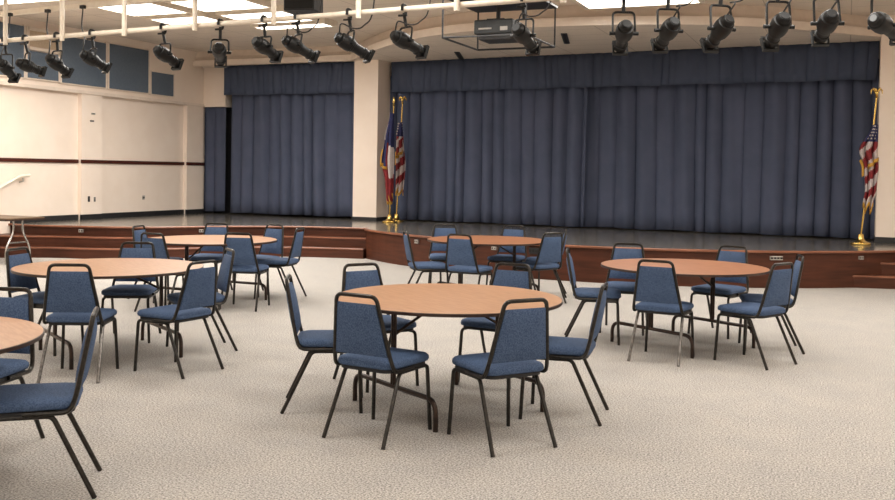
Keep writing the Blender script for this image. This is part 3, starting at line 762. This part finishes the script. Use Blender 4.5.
for px, ra_, fr_, lab, ck in spots:
    x = pipe_x(px); y = pipeY(x); pv = Vector((x, y, ZP))
    dep = (Vector((x, y, 2.9-EYE))).dot(CF)
    mid = Vector((0, 0, EYE))+(CF+CR*(((ra_[0]+fr_[0])/2-447.5)/FPX)+CD*(((ra_[1]+fr_[1])/2-CY)/FPX))*dep
    du, dv = (fr_[0]-ra_[0])*dep/FPX, (fr_[1]-ra_[1])*dep/FPX
    du *= .88; dv *= .88; L = .5; rem = math.sqrt(max(L*L-du*du-dv*dv, .02)); ray = (mid-Vector((0, 0, EYE))).normalized(); d = (CR*du+CD*dv+ray*rem); L = d.length; d.normalize()
    side = d.cross(Vector((0, 0, 1))).normalized(); up = side.cross(d).normalized()
    root = empty('stage_spotlight', lab, 'spotlight', pv, 0, 'black stage spotlights on the pipe')
    KR = 1.13; side_, up_ = side*KR, up*KR
    mtx = Matrix(((side_.x, up_.x, d.x, mid.x-pv.x), (side_.y, up_.y, d.y, mid.y-pv.y), (side_.z, up_.z, d.z, mid.z-pv.z), (0, 0, 0, 1)))
    h = L/2
    bm = bmesh.new(); lathe(bm, [(.02, -h), (.04, -h+.005), (.053, -h+.025), (.055, -h+.05), (.05, -h+.055), (.066, -h+.06), (.074, -h+.105), (.075, -h+.15), (.07, -h+.2), (.062, -h+.205), (.062, -h+.222), (.056, -h+.227), (.052, -h+.26)], seg=18, mtx=mtx)
    obj('lamp_housing', bm, M['fixture'], root, smooth=True)
    bm = bmesh.new(); lathe(bm, [(.05, -h+.25), (.049, h-.12), (.057, h-.115), (.057, h-.09), (.049, h-.085), (.049, h-.03)], seg=18, mtx=mtx)
    obj('barrel', bm, M['fixture'], root, smooth=True)
    bm = bmesh.new()
    for a, b, c, e in ((-.064, -.05, -.064, .064), (.05, .064, -.064, .064), (-.05, .05, -.064, -.05), (-.05, .05, .05, .064)): box(bm, a, b, c, e, h-.05, h-.012)
    bmesh.ops.transform(bm, matrix=mtx, verts=bm.verts); obj('colour_frame_holder', bm, M['fixture'], root)
    bm = bmesh.new(); lathe(bm, [(.047, h-.05), (.047, h-.042)], seg=16, mtx=mtx); obj('lens', bm, M['lens'], root)
    bm = bmesh.new(); lathe(bm, [(.034, -h-.004), (.034, -h+.002)] if px != 880 else [(.026, -h-.008), (.026, -h+.002)], seg=14, mtx=mtx)
    o = obj('rear_cap', bm, M['fixture'] if px != 880 else M['lens'], root)
    # yoke: inverted U from a pivot under the clamp to both sides of the housing
    piv = Vector((0, 0, -.17)); c = mid-pv
    hb = d*(-.06)
    a = c+hb+side*.105; b = c+hb-side*.105; top = Vector((c.x*.5, c.y*.5, -.19))
    hor = side.copy()
    pa, pb = Vector((top.x, top.y, min(top.z, -.16)))+hor*.1, Vector((top.x, top.y, min(top.z, -.16)))-hor*.1
    obj('yoke', T(fillet([a, pa, pb, b], .04, 4), .011, 6), M['fixture'], root, smooth=True)
    for s in (1, -1): obj('pivot_knob', T([c+hb+side*s*.065, c+hb+side*s*.135], .018, 8), M['fixture'], root, smooth=True)
    bm = bmesh.new()
    tube(bm, fillet([(0, -.045, -.02), (0, -.045, .045), (0, .045, .045), (0, .045, -.05), (0, 0, -.07)], .03, 3), .016, 6)
    tube(bm, [(0, 0, -.04), (top.x*.5, top.y*.5, -.12), (top.x, top.y, min(top.z, -.16)-.005)], .018, 8); tube(bm, [(-.05, -.03, -.07), (.05, -.03, -.07)], .012, 6)
    obj('clamp', bm, M['fixture'], root, smooth=True)
    rear = c-d*(h-.02)
    if ck == 'up':
        eq = {5: (10, 15.5), 57: (48, 12), 92: (83, 8)}[px]; e = P(eq[0], eq[1], Y=rwY(x)-.05)-pv
        cp = smooth_curve([rear, rear+Vector((0, .02, .14)), Vector((rear.x*.55+e.x*.45, rear.y*.5+e.y*.5, .0)), e+Vector((0, -.02, -.25)), e], 6)
        obj('power_cord', T(cp, .009, 6), M['cord'], root, smooth=True)
        bm = B(e.x-.035, e.x+.035, e.y-.03, e.y+.02, e.z-.01, e.z+.035); obj('plug', bm, M['cord'], root)
    elif ck == 'loop':
        e = Vector((.3, .0, .05))
        cp = smooth_curve([rear+up*.05, rear+Vector((.05, 0, .14)), Vector((.08, -.02, -.17)), Vector((.2, -.02, -.14)), e, e+Vector((.03, 0, .85))], 6)
        obj('power_cord', T(cp, .008, 6), M['cord'], root, smooth=True)

# ------------------------------------------------------------------ caged projector
ca, cb, cc, cd = (P(446.4, 38.3, z=3.3), P(477.8, 50.4, z=3.3), P(552, 47, z=3.3), P(532, 32.5, z=3.3))
px0, px1, py0, py1 = -4.82, -3.70, 11.15, 12.4
zt = P(477, 12.5, Y=py1).z; 
cg = empty('projector_cage', 'black wire cage hung from the ceiling around the projector', 'cage', ((px0+px1)/2, (py0+py1)/2, 3.3))
w, dp, hh = (px1-px0)/2, (py1-py0)/2, zt-3.3
bm = bmesh.new(); tube(bm, [(-w, -dp, 0), (w, -dp, 0), (w, dp, 0), (-w, dp, 0)], .014, 6, closed=True); obj('bottom_ring', bm, M['black'], cg)
for sx in (-1, 1):
    for sy in (-1, 1): obj('upright', T([(sx*w, sy*dp, 0), (sx*w, sy*dp, hh)], .013, 6), M['black'], cg)
obj('top_plate', B(-w-.03, w+.03, -dp-.03, dp+.03, hh, hh+.03), M['black'], cg)
obj('drop_tube', T([(0, 0, hh+.02), (0, 0, ZC-3.302)], .03, 8), M['black'], cg)
pr = empty('projector', 'dark grey projector mounted upside down inside the wire cage', 'projector', (-4.3, 11.8, zt-.03))
pz = -.2
obj('mount', T([(0, 0, .028), (0, 0, -.2)], .03, 8), M['black'], pr); 
obj('mount_plate', B(-.12, .12, -.12, .12, -.21, -.19), M['black'], pr)
obj('body', B(-.27, .27, -.2, .22, -.4, -.21), M['projector'], pr, bevel=.02)
bm = bmesh.new(); lathe(bm, [(.06, 0), (.06, .05), (.05, .06)], seg=16, mtx=Matrix.Translation((.12, .2, -.3)) @ Matrix.Rotation(-PI/2, 4, 'X')); obj('lens', bm, M['lens'], pr)
bm = bmesh.new()
for i in range(5): box(bm, -.2+.05*i, -.17+.05*i, -.206, -.198, -.35, -.33)
bm.free()
obj('rear_label', B(.1, .2, -.206, -.198, -.36, -.31), M['steel_plate'], pr); obj('rear_port_strip', B(-.2, -.02, -.206, -.198, -.34, -.32), M['steel_plate'], pr)
bm = B(-.22, .28, -.14, .25, -.47, -.40); obj('filter_tray', bm, M['black'], pr, bevel=.01)

# hung black box (speaker) near the top of the picture
q = P(297, 10.5, Y=9.9)
sp = empty('hung_speaker', 'black speaker box hung near the ceiling at the top of the picture', 'speaker', (q.x, q.y+.15, q.z))
obj('cabinet', B(-.2, .2, -.16, .16, 0, .42), M['black'], sp, bevel=.01)
obj('grille', B(-.18, .18, -.172, -.158, .02, .40), M['fixture'], sp)
obj('bracket', T([(0, 0, .42), (0, 0, ZC-q.z)], .02, 8), M['black'], sp)
sp.rotation_euler = (0, 0, math.radians(12))
# small dark fittings in the soffit
for a, b, lab in (((456.8, 52), (461.5, 59), 'small dark slot in the soffit under the projector cage'), ((563.8, 33.5), (567, 43.5), 'small dark slot in the soffit right of the projector cage')):
    p, q = P(*a, z=ZS-.004), P(*b, z=ZS-.004); t = (q-p); L = t.length; r = empty('soffit_slot', lab, 'vent', (p+q)/2, math.atan2(t.y, t.x))
    r.location.z = ZS-.012
    obj('frame', B(-L/2, L/2, -.05, .05, 0, .013), M['black'], r); obj('louver', B(-L/2+.03, L/2-.03, -.02, .02, -.006, .004), M['cord'], r)

# ------------------------------------------------------------------ lamps: two warm wall washers over the left wall
for yy, e, lab in ((11.0, 130, 'warm downlight near the left wall'), (8.0, 120, 'warm downlight near the left wall toward the viewer')):
    r = empty('downlight', lab, 'ceiling light', (-12.7, yy, ZC-.03)); r['group'] = 'wall washing downlights'
    bm = bmesh.new(); lathe(bm, [(.09, 0), (.12, 0), (.12, .03), (.09, .03)], seg=20); obj('trim_ring', bm, M['pipe'], r, smooth=True)
    bm = bmesh.new(); lathe(bm, [(.088, .012), (.088, .025)], seg=20); obj('bulb', bm, M['lamp'], r)
    l = bpy.data.lights.new('spot', 'SPOT'); l.energy = e; l.color = (1, .78, .48); l.spot_size = math.radians(95); l.spot_blend = .8; l.shadow_soft_size = .08
    lo = bpy.data.objects.new('spot', l); COL.objects.link(lo); lo.parent = r; lo.location = (0, 0, -.02)
    dirv = Vector((-1.35, .3, -1.9)); lo.rotation_euler = dirv.to_track_quat('-Z', 'Y').to_euler()

# ------------------------------------------------------------------ world, view
w = bpy.data.worlds.new('world'); scene.world = w; w.use_nodes = True
w.node_tree.nodes['Background'].inputs[0].default_value = (.9, .93, 1, 1); w.node_tree.nodes['Background'].inputs[1].default_value = .3
scene.view_settings.view_transform = 'Standard'
try: scene.view_settings.look = 'None'
except Exception: pass
scene.view_settings.exposure = 0.48; scene.view_settings.gamma = 1.0; scene.view_settings.use_curve_mapping = False
